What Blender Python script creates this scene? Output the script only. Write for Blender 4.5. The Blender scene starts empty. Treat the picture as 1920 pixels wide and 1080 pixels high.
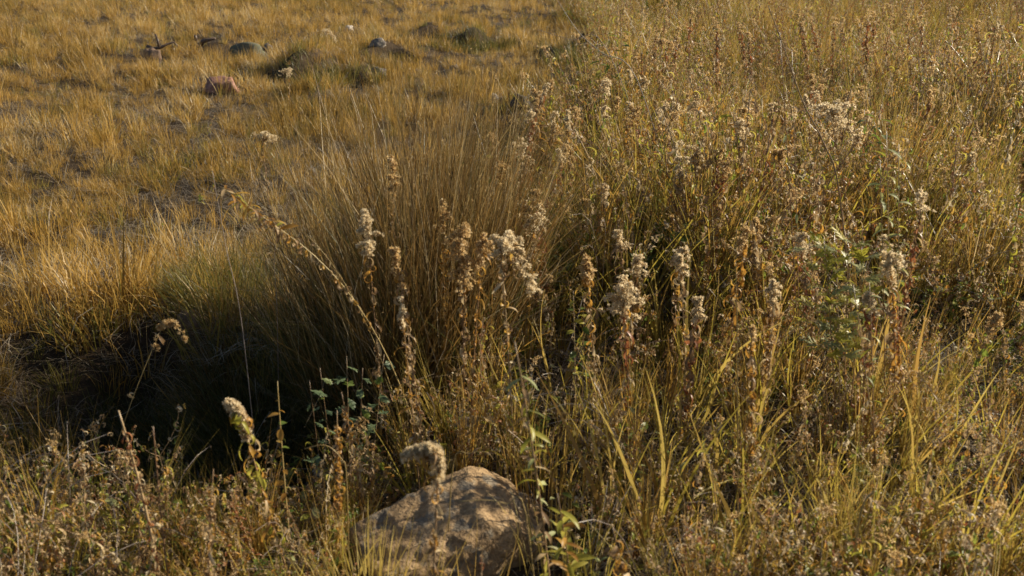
import bpy, bmesh, math, random
import numpy as np
from mathutils import Vector, Matrix, noise as mnoise

R = math.radians
rng = np.random.default_rng(11)
random.seed(11)
S = bpy.context.scene
COL = S.collection

# ---------------------------------------------------------------- camera
CAM_Z, PITCH = 1.70, R(23.0)
cam_d = bpy.data.cameras.new('camera'); cam = bpy.data.objects.new('camera', cam_d); COL.objects.link(cam)
cam.location = (0, 0, CAM_Z); cam.rotation_euler = (R(90) - PITCH, 0, 0)
cam_d.sensor_width = 36.0; cam_d.sensor_fit = 'HORIZONTAL'
FPX = 1662.2                                   # focal length in photo pixels (1920 wide)
cam_d.lens = 36.0 * FPX / 1920.0
cam_d.clip_start = 0.05; cam_d.clip_end = 2000.0
cam_d.dof.use_dof = True; cam_d.dof.focus_distance = 4.6; cam_d.dof.aperture_fstop = 4.2
S.camera = cam

# ---------------------------------------------------------------- light
SUN_EL, SUN_AZ = R(26.0), math.atan2(0.91, 0.41)      # azimuth from +Y towards +X: behind the field, to the right
sun_dir = Vector((math.sin(SUN_AZ) * math.cos(SUN_EL), math.cos(SUN_AZ) * math.cos(SUN_EL), math.sin(SUN_EL)))
w = bpy.data.worlds.new('World'); S.world = w; w.use_nodes = True
nt = w.node_tree
sky = nt.nodes.new('ShaderNodeTexSky'); sky.sky_type = 'NISHITA'; sky.sun_disc = False
sky.sun_elevation = SUN_EL; sky.sun_rotation = SUN_AZ
bg = nt.nodes['Background']; bg.inputs['Strength'].default_value = 0.06
nt.links.new(sky.outputs['Color'], bg.inputs['Color'])
sl = bpy.data.lights.new('sun', 'SUN'); sl.energy = 5.0; sl.angle = R(0.5); sl.color = (1.0, 0.885, 0.68)
so = bpy.data.objects.new('sun', sl); COL.objects.link(so)
so.rotation_euler = sun_dir.to_track_quat('Z', 'Y').to_euler()
S.view_settings.view_transform = 'Standard'; S.view_settings.look = 'None'
S.view_settings.gamma = 1.0; S.view_settings.use_curve_mapping = False
S.view_settings.exposure = 0.80
S.render.engine = 'CYCLES'
S.cycles.max_bounces = 6; S.cycles.diffuse_bounces = 3; S.cycles.glossy_bounces = 2; S.cycles.transmission_bounces = 3
S.cycles.caustics_reflective = False; S.cycles.caustics_refractive = False

# ---------------------------------------------------------------- terrain
def sstep(a, b, x):
    t = np.clip((x - a) / (b - a), 0, 1); return t * t * (3 - 2 * t)

BANKS = [  # x, y, half width, step height: low earth banks that face the camera
    (-2.25, 9.7, 0.60, 0.34), (-1.45, 11.2, 0.45, 0.22), (-0.75, 12.7, 0.85, 0.36), (0.95, 11.2, 0.50, 0.40),
    (0.05, 7.4, 0.16, 0.16), (-3.9, 12.0, 0.5, 0.12), (-5.0, 7.2, 0.5, 0.12), (3.2, 15.5, 1.2, 0.25), (-8.5, 13.0, 1.0, 0.22)]

def H(x, y):
    x = np.asarray(x, float); y = np.asarray(y, float)
    h = 0.035 * np.sin(1.7 * x + 0.6 * y + 0.4) * np.sin(1.3 * y - 0.5 * x) + 0.022 * np.sin(3.9 * x - 1.1 * y + 2) * np.sin(3.1 * y + 1.7 * x)
    h = h + 0.012 * np.sin(8.3 * x + 3.0 * y) * np.sin(7.1 * y - 2.2 * x + 1)
    h = h + 0.10 * np.sin(0.31 * x + 0.8) * np.sin(0.27 * y + 0.4)
    h = h * sstep(1.0, 5.0, np.hypot(x, y)) + 0.00 * x
    for bx, by, wd, st in BANKS:
        along = np.exp(-((x - bx) / wd) ** 2)
        yy = y - by - 0.12 * np.sin(3 * x)
        st = st * 0.8; yy = yy + 0.16 * np.sin(7.3 * x + 2 * by) ; along = along * (0.75 + 0.35 * np.sin(9.1 * x + by))
        h = h + st * along * (sstep(-0.10, 0.20, yy) - sstep(0.30, 2.2, yy)) - 0.25 * st * along * np.exp(-((yy + 0.15) / 0.3) ** 2)
    wob = 0.10 * np.sin(5.1 * x) + 0.05 * np.sin(13.7 * x + 1)
    h = h - 0.40 * np.exp(-((x + 1.20) / 0.82) ** 4) * (sstep(2.02, 2.42, y) - sstep(3.18, 3.52, y + wob))      # hollow left of the big clump
    h = h + 0.10 * np.exp(-(((x + 0.45) / 0.45) ** 2 + ((y - 3.25) / 0.40) ** 2))      # mound under the big clump
    far = np.maximum(np.hypot(x, y) - 26, 0)
    return h + 0.055 * far + 0.6 * np.sin(x * 0.03 + 1) * np.sin(y * 0.026) * sstep(40, 120, np.hypot(x, y))

def h1(x, y): return float(H(x, y))

fwd = Vector((0, math.cos(PITCH), -math.sin(PITCH))); upv = Vector((0, math.sin(PITCH), math.cos(PITCH)))
def ray(px, py):
    return (fwd + Vector((1, 0, 0)) * ((px - 960) / FPX) + upv * ((540 - py) / FPX))
def P(px, py, Y):                                  # the point of that sight line at world depth Y
    d = ray(px, py); return Vector((0, 0, CAM_Z)) + d * (Y / d.y)
def B(px, Y):                                      # the ground point at depth Y below that column
    z = 0.0
    for _ in range(6):
        depth = Y * math.cos(PITCH) + (CAM_Z - z) * math.sin(PITCH)
        x = (px - 960) / FPX * depth; z = h1(x, Y)
    return Vector((x, Y, z))
def G(px, py):                                     # where that sight line meets the ground
    d = ray(px, py); t = 1.0
    while t < 80:
        p = Vector((0, 0, CAM_Z)) + d * t
        if p.z < h1(p.x, p.y): break
        t += 0.02
    p.z = h1(p.x, p.y); return p

# ---------------------------------------------------------------- object helpers
def link(name, me, parent=None, mats=None, loc=None):
    o = bpy.data.objects.new(name, me); COL.objects.link(o)
    if parent is not None: o.parent = parent
    if loc is not None: o.location = loc
    return o
def tag(o, label=None, cat=None, group=None, kind=None):
    if label: o['label'] = label
    if cat: o['category'] = cat
    if group: o['group'] = group
    if kind: o['kind'] = kind
    return o
def thing(name, label, cat, loc, rz=0.0, group=None):
    o = bpy.data.objects.new(name, None); COL.objects.link(o); o.empty_display_size = 0.05
    o.location = loc; o.rotation_euler = (0, 0, rz)
    return tag(o, label, cat, group)

# ---------------------------------------------------------------- materials
def ramp(nt, stops, interp='LINEAR'):
    n = nt.nodes.new('ShaderNodeValToRGB'); cr = n.color_ramp; cr.interpolation = interp
    while len(cr.elements) > 1: cr.elements.remove(cr.elements[-1])
    cr.elements[0].position, cr.elements[0].color = stops[0][0], (*stops[0][1], 1)
    for p, c in stops[1:]:
        e = cr.elements.new(p); e.color = (*c, 1)
    return n
def math_node(nt, op, a, b=None, clamp=False):
    n = nt.nodes.new('ShaderNodeMath'); n.operation = op; n.use_clamp = clamp
    for i, v in enumerate((a, b)):
        if v is None: continue
        if hasattr(v, 'links') or hasattr(v, 'is_linked'): nt.links.new(v, n.inputs[i])
        else: n.inputs[i].default_value = v
    return n.outputs[0]

def plant_mat(name, stops, trans=0.45, rough=0.42, spec=0.4, tint_w=0.45, obj_w=0.0, tipcol=None, tip_amt=0.0, sat=1.0):
    """thin plant tissue: diffuse + light passing through + a waxy gloss; colour picked by a value per blade and per plant"""
    m = bpy.data.materials.new(name); m.use_nodes = True; nt = m.node_tree
    out = nt.nodes['Material Output']; pb = nt.nodes['Principled BSDF']
    at = nt.nodes.new('ShaderNodeAttribute'); at.attribute_name = 'rnd'
    fac = at.outputs['Fac']
    if tint_w:
        ti = nt.nodes.new('ShaderNodeAttribute'); ti.attribute_type = 'INSTANCER'; ti.attribute_name = 'tint'
        fac = math_node(nt, 'ADD', math_node(nt, 'MULTIPLY', fac, 1 - tint_w), math_node(nt, 'MULTIPLY', ti.outputs['Fac'], tint_w))
    if obj_w:
        oi = nt.nodes.new('ShaderNodeObjectInfo')
        fac = math_node(nt, 'ADD', math_node(nt, 'MULTIPLY', fac, 1 - obj_w), math_node(nt, 'MULTIPLY', oi.outputs['Random'], obj_w))
    rp = ramp(nt, stops); nt.links.new(fac, rp.inputs[0]); colr = rp.outputs[0]
    if tipcol:
        tt = nt.nodes.new('ShaderNodeAttribute'); tt.attribute_name = 't'
        mx = nt.nodes.new('ShaderNodeMix'); mx.data_type = 'RGBA'
        nt.links.new(math_node(nt, 'MULTIPLY', tt.outputs['Fac'], tip_amt), mx.inputs['Factor'])
        nt.links.new(colr, mx.inputs['A']); mx.inputs['B'].default_value = (*tipcol, 1); colr = mx.outputs['Result']
    nt.links.new(colr, pb.inputs['Base Color']); pb.inputs['Roughness'].default_value = rough
    pb.inputs['Specular IOR Level'].default_value = spec
    if trans > 0:
        tr = nt.nodes.new('ShaderNodeBsdfTranslucent'); nt.links.new(colr, tr.inputs['Color'])
        ms = nt.nodes.new('ShaderNodeMixShader'); ms.inputs[0].default_value = trans
        nt.links.new(pb.outputs[0], ms.inputs[1]); nt.links.new(tr.outputs[0], ms.inputs[2]); nt.links.new(ms.outputs[0], out.inputs['Surface'])
    return m

GOLD = [(0.0, (0.12, 0.0941, 0.03)), (0.25, (0.28, 0.1777, 0.042)), (0.5, (0.45, 0.2665, 0.056)), (0.72, (0.55, 0.3606, 0.105)), (1.0, (0.62, 0.5331, 0.35))]
M = {}
M['grass'] = plant_mat('golden_grass', GOLD, trans=0.5)
M['litter'] = plant_mat('straw_litter', [(0, (0.13, 0.095, 0.055)), (0.5, (0.31, 0.245, 0.16)), (1, (0.50, 0.44, 0.34))], trans=0.25, spec=0.5)
M['green_grass'] = plant_mat('olive_grass', [(0, (0.08, 0.0904, 0.02)), (0.35, (0.2, 0.1809, 0.04)), (0.7, (0.38, 0.266, 0.055)), (1, (0.48, 0.3618, 0.11))], trans=0.45)
M['clump'] = plant_mat('russet_grass', [(0.0, (0.10, 0.085, 0.028)), (0.2, (0.085, 0.05, 0.017)), (0.5, (0.19, 0.105, 0.03)), (0.78, (0.31, 0.19, 0.058)), (0.93, (0.42, 0.30, 0.13)), (1.0, (0.46, 0.40, 0.29))], trans=0.42, tint_w=0)
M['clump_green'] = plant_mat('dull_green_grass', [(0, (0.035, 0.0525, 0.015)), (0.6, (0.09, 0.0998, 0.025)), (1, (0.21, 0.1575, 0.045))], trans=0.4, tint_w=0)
M['blade'] = plant_mat('yellow_blade', [(0, (0.3, 0.16, 0.045)), (0.4, (0.42, 0.2881, 0.075)), (0.75, (0.5, 0.3841, 0.1)), (1, (0.52, 0.4588, 0.25))], trans=0.5, tint_w=0, obj_w=0.6)
M['lime_blade'] = plant_mat('yellow_green_blade', [(0, (0.22, 0.21, 0.035)), (0.5, (0.42, 0.33, 0.055)), (1, (0.55, 0.42, 0.10))], trans=0.5, tint_w=0.4)
M['dry_leaf'] = plant_mat('dry_leaf', [(0, (0.15, 0.0883, 0.04)), (0.35, (0.33, 0.2078, 0.1)), (0.65, (0.5, 0.374, 0.2)), (1, (0.68, 0.6025, 0.44))], trans=0.38, rough=0.5, spec=0.35, tint_w=0.3, obj_w=0.35)
M['amber_leaf'] = plant_mat('amber_leaf', [(0, (0.3, 0.1456, 0.03)), (0.5, (0.48, 0.2576, 0.05)), (1, (0.55, 0.3808, 0.09))], trans=0.5, tint_w=0, obj_w=0.6)
M['green_leaf'] = plant_mat('green_leaf', [(0, (0.07, 0.12, 0.02)), (0.5, (0.16, 0.21, 0.035)), (1, (0.32, 0.33, 0.06))], trans=0.5, tint_w=0.3, obj_w=0.35)
M['lime_leaf'] = plant_mat('yellow_green_leaf', [(0, (0.22, 0.22, 0.035)), (0.5, (0.40, 0.36, 0.05)), (1, (0.52, 0.44, 0.09))], trans=0.5, tint_w=0, obj_w=0.6)
M['sage_leaf'] = plant_mat('grey_green_leaf', [(0, (0.20, 0.22, 0.08)), (0.6, (0.35, 0.36, 0.14)), (1, (0.50, 0.48, 0.26))], trans=0.35, rough=0.6, tint_w=0, obj_w=0.6)
M['mugwort'] = plant_mat('bluish_green_leaf', [(0, (0.09, 0.14, 0.075)), (0.7, (0.14, 0.19, 0.09)), (1, (0.26, 0.28, 0.06))], trans=0.4, rough=0.5, tint_w=0, obj_w=0.7)
M['red_leaf'] = plant_mat('reddish_leaf', [(0, (0.18, 0.06, 0.025)), (0.5, (0.33, 0.13, 0.05)), (1, (0.48, 0.30, 0.16))], trans=0.4, tint_w=0.3, obj_w=0.3)
M['fluff'] = plant_mat('seed_fluff', [(0, (0.54, 0.40, 0.22)), (0.4, (0.72, 0.59, 0.38)), (1, (0.83, 0.74, 0.55))], trans=0.6, rough=0.8, spec=0.1, tint_w=0)
M['sunlit_cream_fluff'] = plant_mat('sunlit_cream_seed_fluff', [(0, (0.66, 0.52, 0.32)), (1, (0.86, 0.76, 0.56))], trans=0.6, rough=0.8, spec=0.1, tint_w=0)  # creamier fluff, its colour also brightened to stand in for sun on the head
M['tan_fluff'] = plant_mat('tan_seed_fluff', [(0, (0.46, 0.29, 0.11)), (0.5, (0.62, 0.45, 0.22)), (1, (0.74, 0.60, 0.38))], trans=0.6, rough=0.8, spec=0.1, tint_w=0)
M['stem'] = plant_mat('brown_stem', [(0, (0.15, 0.0829, 0.045)), (0.5, (0.28, 0.1763, 0.09)), (1, (0.42, 0.3214, 0.18))], trans=0, tint_w=0.2, obj_w=0.6, spec=0.45)
M['straw_stem'] = plant_mat('straw_stem', [(0, (0.32, 0.212, 0.07)), (1, (0.46, 0.3498, 0.15))], trans=0.15, tint_w=0, obj_w=0.8, spec=0.5)
M['grey_stem'] = plant_mat('grey_stem', [(0, (0.18, 0.14, 0.12)), (1, (0.36, 0.31, 0.27))], trans=0, tint_w=0.3, obj_w=0.5, spec=0.4)
M['wood'] = plant_mat('weathered_wood', [(0, (0.045, 0.028, 0.02)), (0.6, (0.09, 0.06, 0.045)), (1, (0.17, 0.13, 0.10))], trans=0, tint_w=0, obj_w=0, spec=0.3)
M['rust'] = plant_mat('rust_leaf', [(0, (0.17, 0.035, 0.012)), (1, (0.25, 0.065, 0.018))], trans=0.25, rough=0.9, spec=0.05, tint_w=0, obj_w=0.7)

def rock_mat(name, c0, c1, c2, scale=9.0, lichen=None, bump=0.5):
    m = bpy.data.materials.new(name); m.use_nodes = True; nt = m.node_tree; pb = nt.nodes['Principled BSDF']
    tc = nt.nodes.new('ShaderNodeTexCoord')
    n1 = nt.nodes.new('ShaderNodeTexNoise'); n1.inputs['Scale'].default_value = scale; n1.inputs['Detail'].default_value = 10; n1.inputs['Roughness'].default_value = 0.65
    nt.links.new(tc.outputs['Object'], n1.inputs['Vector'])
    rp = ramp(nt, [(0.3, c0), (0.5, c1), (0.72, c2)]); nt.links.new(n1.outputs['Fac'], rp.inputs[0]); c = rp.outputs[0]
    n2 = nt.nodes.new('ShaderNodeTexNoise'); n2.inputs['Scale'].default_value = scale * 7; n2.inputs['Detail'].default_value = 8; nt.links.new(tc.outputs['Object'], n2.inputs['Vector'])
    if lichen:
        n3 = nt.nodes.new('ShaderNodeTexNoise'); n3.inputs['Scale'].default_value = scale * 1.7; n3.inputs['Detail'].default_value = 6; nt.links.new(tc.outputs['Object'], n3.inputs['Vector'])
        r3 = ramp(nt, [(0.54, (0, 0, 0)), (0.62, (1, 1, 1))]); nt.links.new(n3.outputs['Fac'], r3.inputs[0])
        mx = nt.nodes.new('ShaderNodeMix'); mx.data_type = 'RGBA'; nt.links.new(r3.outputs[0], mx.inputs['Factor'])
        nt.links.new(c, mx.inputs['A']); mx.inputs['B'].default_value = (*lichen, 1); c = mx.outputs['Result']
    mx2 = nt.nodes.new('ShaderNodeMix'); mx2.data_type = 'RGBA'; mx2.blend_type = 'MULTIPLY'; mx2.inputs['Factor'].default_value = 0.85
    r2 = ramp(nt, [(0.3, (0.55, 0.5, 0.48)), (0.65, (1.15, 1.1, 1.05))]); nt.links.new(n2.outputs['Fac'], r2.inputs[0])
    nt.links.new(c, mx2.inputs['A']); nt.links.new(r2.outputs[0], mx2.inputs['B'])
    nt.links.new(mx2.outputs['Result'], pb.inputs['Base Color']); pb.inputs['Roughness'].default_value = 0.85; pb.inputs['Specular IOR Level'].default_value = 0.25
    bp = nt.nodes.new('ShaderNodeBump'); bp.inputs['Strength'].default_value = bump; bp.inputs['Distance'].default_value = 0.02
    nt.links.new(math_node(nt, 'ADD', n1.outputs['Fac'], math_node(nt, 'MULTIPLY', n2.outputs['Fac'], 0.5)), bp.inputs['Height'])
    nt.links.new(bp.outputs[0], pb.inputs['Normal'])
    return m
M['boulder'] = rock_mat('brown_sandstone', (0.17, 0.115, 0.062), (0.33, 0.23, 0.125), (0.45, 0.33, 0.19), 11, (0.21, 0.18, 0.135), 1.0)
M['red_rock'] = rock_mat('red_sandstone', (0.19, 0.10, 0.075), (0.29, 0.16, 0.12), (0.38, 0.24, 0.19), 9)
M['green_rock'] = rock_mat('mossy_grey_stone', (0.06, 0.065, 0.05), (0.11, 0.115, 0.085), (0.19, 0.19, 0.15), 16, (0.13, 0.14, 0.08))
M['grey_rock'] = rock_mat('grey_stone', (0.11, 0.10, 0.095), (0.19, 0.175, 0.165), (0.30, 0.28, 0.26), 16, (0.30, 0.28, 0.22))
M['brown_rock'] = rock_mat('dull_brown_stone', (0.12, 0.085, 0.065), (0.20, 0.14, 0.10), (0.30, 0.21, 0.16), 16)
M['pale_rock'] = rock_mat('pale_stone', (0.42, 0.38, 0.33), (0.55, 0.51, 0.45), (0.68, 0.64, 0.58), 20)
M['dark_rock'] = rock_mat('dark_stone', (0.035, 0.03, 0.03), (0.06, 0.055, 0.055), (0.11, 0.10, 0.10), 16)

def soil_mat():
    m = bpy.data.materials.new('soil_with_thatch'); m.use_nodes = True; nt = m.node_tree; pb = nt.nodes['Principled BSDF']
    tc = nt.nodes.new('ShaderNodeTexCoord')
    def nz(s, d=8, r=0.6):
        n = nt.nodes.new('ShaderNodeTexNoise'); n.inputs['Scale'].default_value = s; n.inputs['Detail'].default_value = d; n.inputs['Roughness'].default_value = r
        nt.links.new(tc.outputs['Object'], n.inputs['Vector']); return n.outputs['Fac']
    a, b, c = nz(1.1), nz(14.0), nz(90.0, 6, 0.7)
    r1 = ramp(nt, [(0.35, (0.040, 0.028, 0.018)), (0.55, (0.075, 0.052, 0.032)), (0.75, (0.13, 0.09, 0.055))])
    nt.links.new(math_node(nt, 'ADD', math_node(nt, 'MULTIPLY', a, 0.3), math_node(nt, 'ADD', math_node(nt, 'MULTIPLY', b, 0.4), math_node(nt, 'MULTIPLY', c, 0.3))), r1.inputs[0])
    nt.links.new(r1.outputs[0], pb.inputs['Base Color']); pb.inputs['Roughness'].default_value = 0.95; pb.inputs['Specular IOR Level'].default_value = 0.1
    bp = nt.nodes.new('ShaderNodeBump'); bp.inputs['Strength'].default_value = 0.9; bp.inputs['Distance'].default_value = 0.02
    nt.links.new(math_node(nt, 'ADD', b, c), bp.inputs['Height']); nt.links.new(bp.outputs[0], pb.inputs['Normal'])
    return m
M['soil'] = soil_mat()

# ---------------------------------------------------------------- ground
def axis(lo, hi, step, far, grow=1.25):
    a = list(np.arange(lo, hi + 1e-6, step)); s = step
    while a[-1] < far: s *= grow; a.append(a[-1] + s)
    s = step
    while a[0] > -far: s *= grow; a.insert(0, a[0] - s)
    return np.array(a)
def build_ground():
    xs = axis(-9, 9, 0.08, 600); ys = axis(0.6, 16, 0.08, 600)
    X, Y = np.meshgrid(xs, ys); Z = H(X, Y)
    nx, ny = len(xs), len(ys); v = np.stack([X, Y, Z], -1).reshape(-1, 3)
    i = (np.arange(ny - 1)[:, None] * nx + np.arange(nx - 1)[None, :]).ravel()
    f = np.stack([i, i + 1, i + nx + 1, i + nx], 1)
    me = bpy.data.meshes.new('meadow_ground'); me.from_pydata(v.tolist(), [], f.tolist()); me.materials.append(M['soil'])
    for p in me.polygons: p.use_smooth = True
    tag(link('meadow_ground', me), kind='structure')
build_ground()

# ---------------------------------------------------------------- mesh building
class MB:
    def __init__(s): s.v = []; s.f = []; s.mi = []; s.rnd = []; s.t = []; s.n = 0; s.mats = []
    def slot(s, m):
        if m not in s.mats: s.mats.append(m)
        return s.mats.index(m)
    def add(s, v, f, m, rnd, t=None):
        v = np.asarray(v, float).reshape(-1, 3); k = s.slot(m)
        s.v.append(v); s.f += [tuple(int(j) + s.n for j in q) for q in f]; s.mi += [k] * len(f)
        s.rnd.append(np.broadcast_to(np.asarray(rnd, float), (len(v),)).copy()); s.t.append(np.zeros(len(v)) if t is None else np.asarray(t, float)); s.n += len(v)
    def mesh(s, name, smooth=False):
        me = bpy.data.meshes.new(name)
        me.from_pydata(np.concatenate(s.v).tolist(), [], s.f)
        for m in s.mats: me.materials.append(m)
        me.polygons.foreach_set('material_index', s.mi)
        for nm, arr in (('rnd', s.rnd), ('t', s.t)):
            a = me.attributes.new(nm, 'FLOAT', 'POINT'); a.data.foreach_set('value', np.concatenate(arr).astype(np.float32))
        if smooth: me.polygons.foreach_set('use_smooth', [True] * len(me.polygons))
        me.update(); return me
    def build(s, name, parent=None, smooth=False, loc=None): return link(name, s.mesh(name, smooth), parent, loc=loc)

def blades(mb, m, base, az, L, lean, bend, width, nseg=3, rnd=None, rg=rng, power=1.3, kink=0.15):
    """curved tapering ribbons, all at once"""
    base = np.asarray(base, float); N = len(base)
    az, L, lean, bend, width = (np.broadcast_to(np.asarray(a, float), (N,)) for a in (az, L, lean, bend, width))
    rnd = rg.random(N) if rnd is None else np.broadcast_to(rnd, (N,))
    ph = rg.uniform(0, 2 * math.pi, N); pts = [base]; azk = az.copy()
    for i in range(nseg):
        th = lean + bend * ((i + 0.5) / nseg) ** power
        azk = azk + rg.normal(0, kink, N)
        d = np.stack([np.sin(th) * np.cos(azk), np.sin(th) * np.sin(azk), np.cos(th)], 1)
        pts.append(pts[-1] + d * (L / nseg)[:, None])
    pts = np.stack(pts, 1)                                               # N, n+1, 3
    t = np.linspace(0, 1, nseg + 1); wd = np.maximum(0.12, np.minimum(1, 0.75 + t) * (1 - t ** 2.2)) * 0.5
    wv = np.stack([np.cos(ph), np.sin(ph), 0 * ph], 1)[:, None, :] * (width[:, None] * wd[None])[:, :, None]
    v = np.stack([pts - wv, pts + wv], 2)                                # N, n+1, 2, 3
    k = nseg + 1; o = (np.arange(N) * 2 * k)[:, None] + (np.arange(nseg) * 2)[None]; o = o.ravel()
    f = np.stack([o, o + 1, o + 3, o + 2], 1)
    mb.add(v.reshape(-1, 3), f.tolist(), m, np.repeat(rnd, 2 * k), np.tile(np.repeat(t, 2), N))
    return pts

def tube(mb, m, pts, r0, r1=None, sides=5, rnd=0.5):
    pts = [Vector(p) for p in pts]; r1 = r0 if r1 is None else r1; n = len(pts); v = []; f = []
    ref = Vector((0.31, 0.95, 0.1)).normalized()
    for i, p in enumerate(pts):
        d = (pts[min(i + 1, n - 1)] - pts[max(i - 1, 0)]).normalized()
        if abs(d.dot(ref)) > 0.95: ref = Vector((1, 0, 0.2)).normalized()
        a = d.cross(ref).normalized(); b = d.cross(a); r = r0 + (r1 - r0) * i / max(n - 1, 1)
        for j in range(sides):
            q = 2 * math.pi * j / sides; v.append(p + (a * math.cos(q) + b * math.sin(q)) * r)
    for i in range(n - 1):
        for j in range(sides): f.append((i * sides + j, i * sides + (j + 1) % sides, (i + 1) * sides + (j + 1) % sides, (i + 1) * sides + j))
    f.append(tuple(range(sides))[::-1]); f.append(tuple((n - 1) * sides + j for j in range(sides)))
    mb.add([tuple(x) for x in v], f, m, rnd, np.repeat(np.linspace(0, 1, n), sides))

def fluff(mb, m, cen, nrm, size=0.007, k=8, wid=0.0016, rg=rng):
    """tufts of fine hairs: every centre carries k thin spikes round its normal"""
    cen = np.asarray(cen, float); nrm = np.asarray(nrm, float); N = len(cen)
    d = rg.normal(0, 0.62, (N, k, 3)) + nrm[:, None, :]; d /= np.linalg.norm(d, axis=2, keepdims=True)
    s = rg.normal(0, 1, (N, k, 3)); s -= d * (s * d).sum(2, keepdims=True); s /= np.linalg.norm(s, axis=2, keepdims=True)
    ln = size * rg.uniform(0.6, 1.2, (N, k, 1)); c = cen[:, None, :]
    v = np.stack([c - s * wid * 0.4, c + s * wid * 0.4, c + d * ln + s * wid, c + d * ln - s * wid], 2)
    o = np.arange(N * k) * 4; f = np.stack([o, o + 1, o + 2, o + 3], 1)
    mb.add(v.reshape(-1, 3), f.tolist(), m, np.repeat(np.clip(rg.normal(0.5, 0.22, N), 0, 1), k * 4), np.tile([0, 0, 1, 1], N * k))

def leaf_geo(L=1.0, W=0.2, curl=1.0, twist=0.5, fold=0.35, nseg=6, rg=random):
    """a lance leaf along +X that curls in its own plane; 3 verts across"""
    v = []; t_ = []; x = z = 0.0; a = 0.25
    for i in range(nseg + 1):
        t = i / nseg; wd = W * 0.5 * (math.sin(math.pi * min(1, t * 0.92 + 0.06)) ** 0.8) + 0.004
        tw = twist * t; n = Vector((-math.sin(a), 0, math.cos(a))); s = Vector((0, 1, 0))
        s2 = s * math.cos(tw) + n * math.sin(tw); n2 = n * math.cos(tw) - s * math.sin(tw); c = Vector((x, 0, z))
        v += [c - s2 * wd + n2 * wd * fold, c, c + s2 * wd + n2 * wd * fold]; t_ += [t] * 3
        a -= curl / nseg * (0.5 + t); x += math.cos(a) * L / nseg; z += math.sin(a) * L / nseg
    f = []
    for i in range(nseg):
        for j in range(2): f.append((i * 3 + j, i * 3 + j + 1, i * 3 + j + 4, i * 3 + j + 3))
    return np.array([tuple(p) for p in v]), f, t_
def lobed_geo(rg=random, n=5, W=.15):
    """a leaf cut into finger lobes, along +X"""
    v = []; f = []
    def strip(p0, ang, L, W, droop):
        b = len(v)
        for i in range(4):
            t = i / 3; wd = W * (0.35, 0.9, 1.0, 0.15)[i] * 0.5
            c = Vector((p0[0] + math.cos(ang) * L * t, p0[1] + math.sin(ang) * L * t, p0[2] - droop * t * t * L))
            s = Vector((-math.sin(ang), math.cos(ang), 0.25)) * wd
            v.extend([c - s, c + s])
        for i in range(3): f.append((b + 2 * i, b + 2 * i + 1, b + 2 * i + 3, b + 2 * i + 2))
    strip((0, 0, 0), 0, 1.0, W * 1.3, 0.3)
    for k in range(n):
        t = 0.2 + 0.6 * k / n
        for s in (1, -1): strip((t, 0, -0.3 * t * t), s * rg.uniform(0.6, 0.95), rg.uniform(0.32, 0.5) * (1.15 - 0.5 * t), W, rg.uniform(-0.1, 0.5))
    return np.array([tuple(p) for p in v]), f, None

LEAFGEO = {
    'curl': [leaf_geo(1, random.uniform(.14, .24), random.uniform(1.5, 6.0), random.uniform(-1.5, 1.5), random.uniform(.2, .8), 7) for _ in range(8)],
    'flat': [leaf_geo(1, random.uniform(.18, .26), random.uniform(.2, 1.3), random.uniform(-.5, .5), .3, 5) for _ in range(5)],
    'lobed': [lobed_geo() for _ in range(5)], 'fine': [lobed_geo(random, 6, .075) for _ in range(5)],
    'round': [leaf_geo(1, random.uniform(.5, .65), random.uniform(.3, 1.0), random.uniform(-.3, .3), .25, 5) for _ in range(4)],
}
LEAFMESH = {}
def leaf_mesh(kind, mat):
    key = (kind, mat)
    if key not in LEAFMESH:
        LEAFMESH[key] = []
        for g in LEAFGEO[kind]:
            mb = MB(); mb.add(g[0], g[1], M[mat], random.random(), g[2]); LEAFMESH[key].append(mb.mesh('leaf', True))
    return random.choice(LEAFMESH[key])

def bez(p0, p1, p2, n):
    return [p0 * (1 - t) ** 2 + p1 * 2 * t * (1 - t) + p2 * t * t for t in (i / n for i in range(n + 1))]

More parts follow.
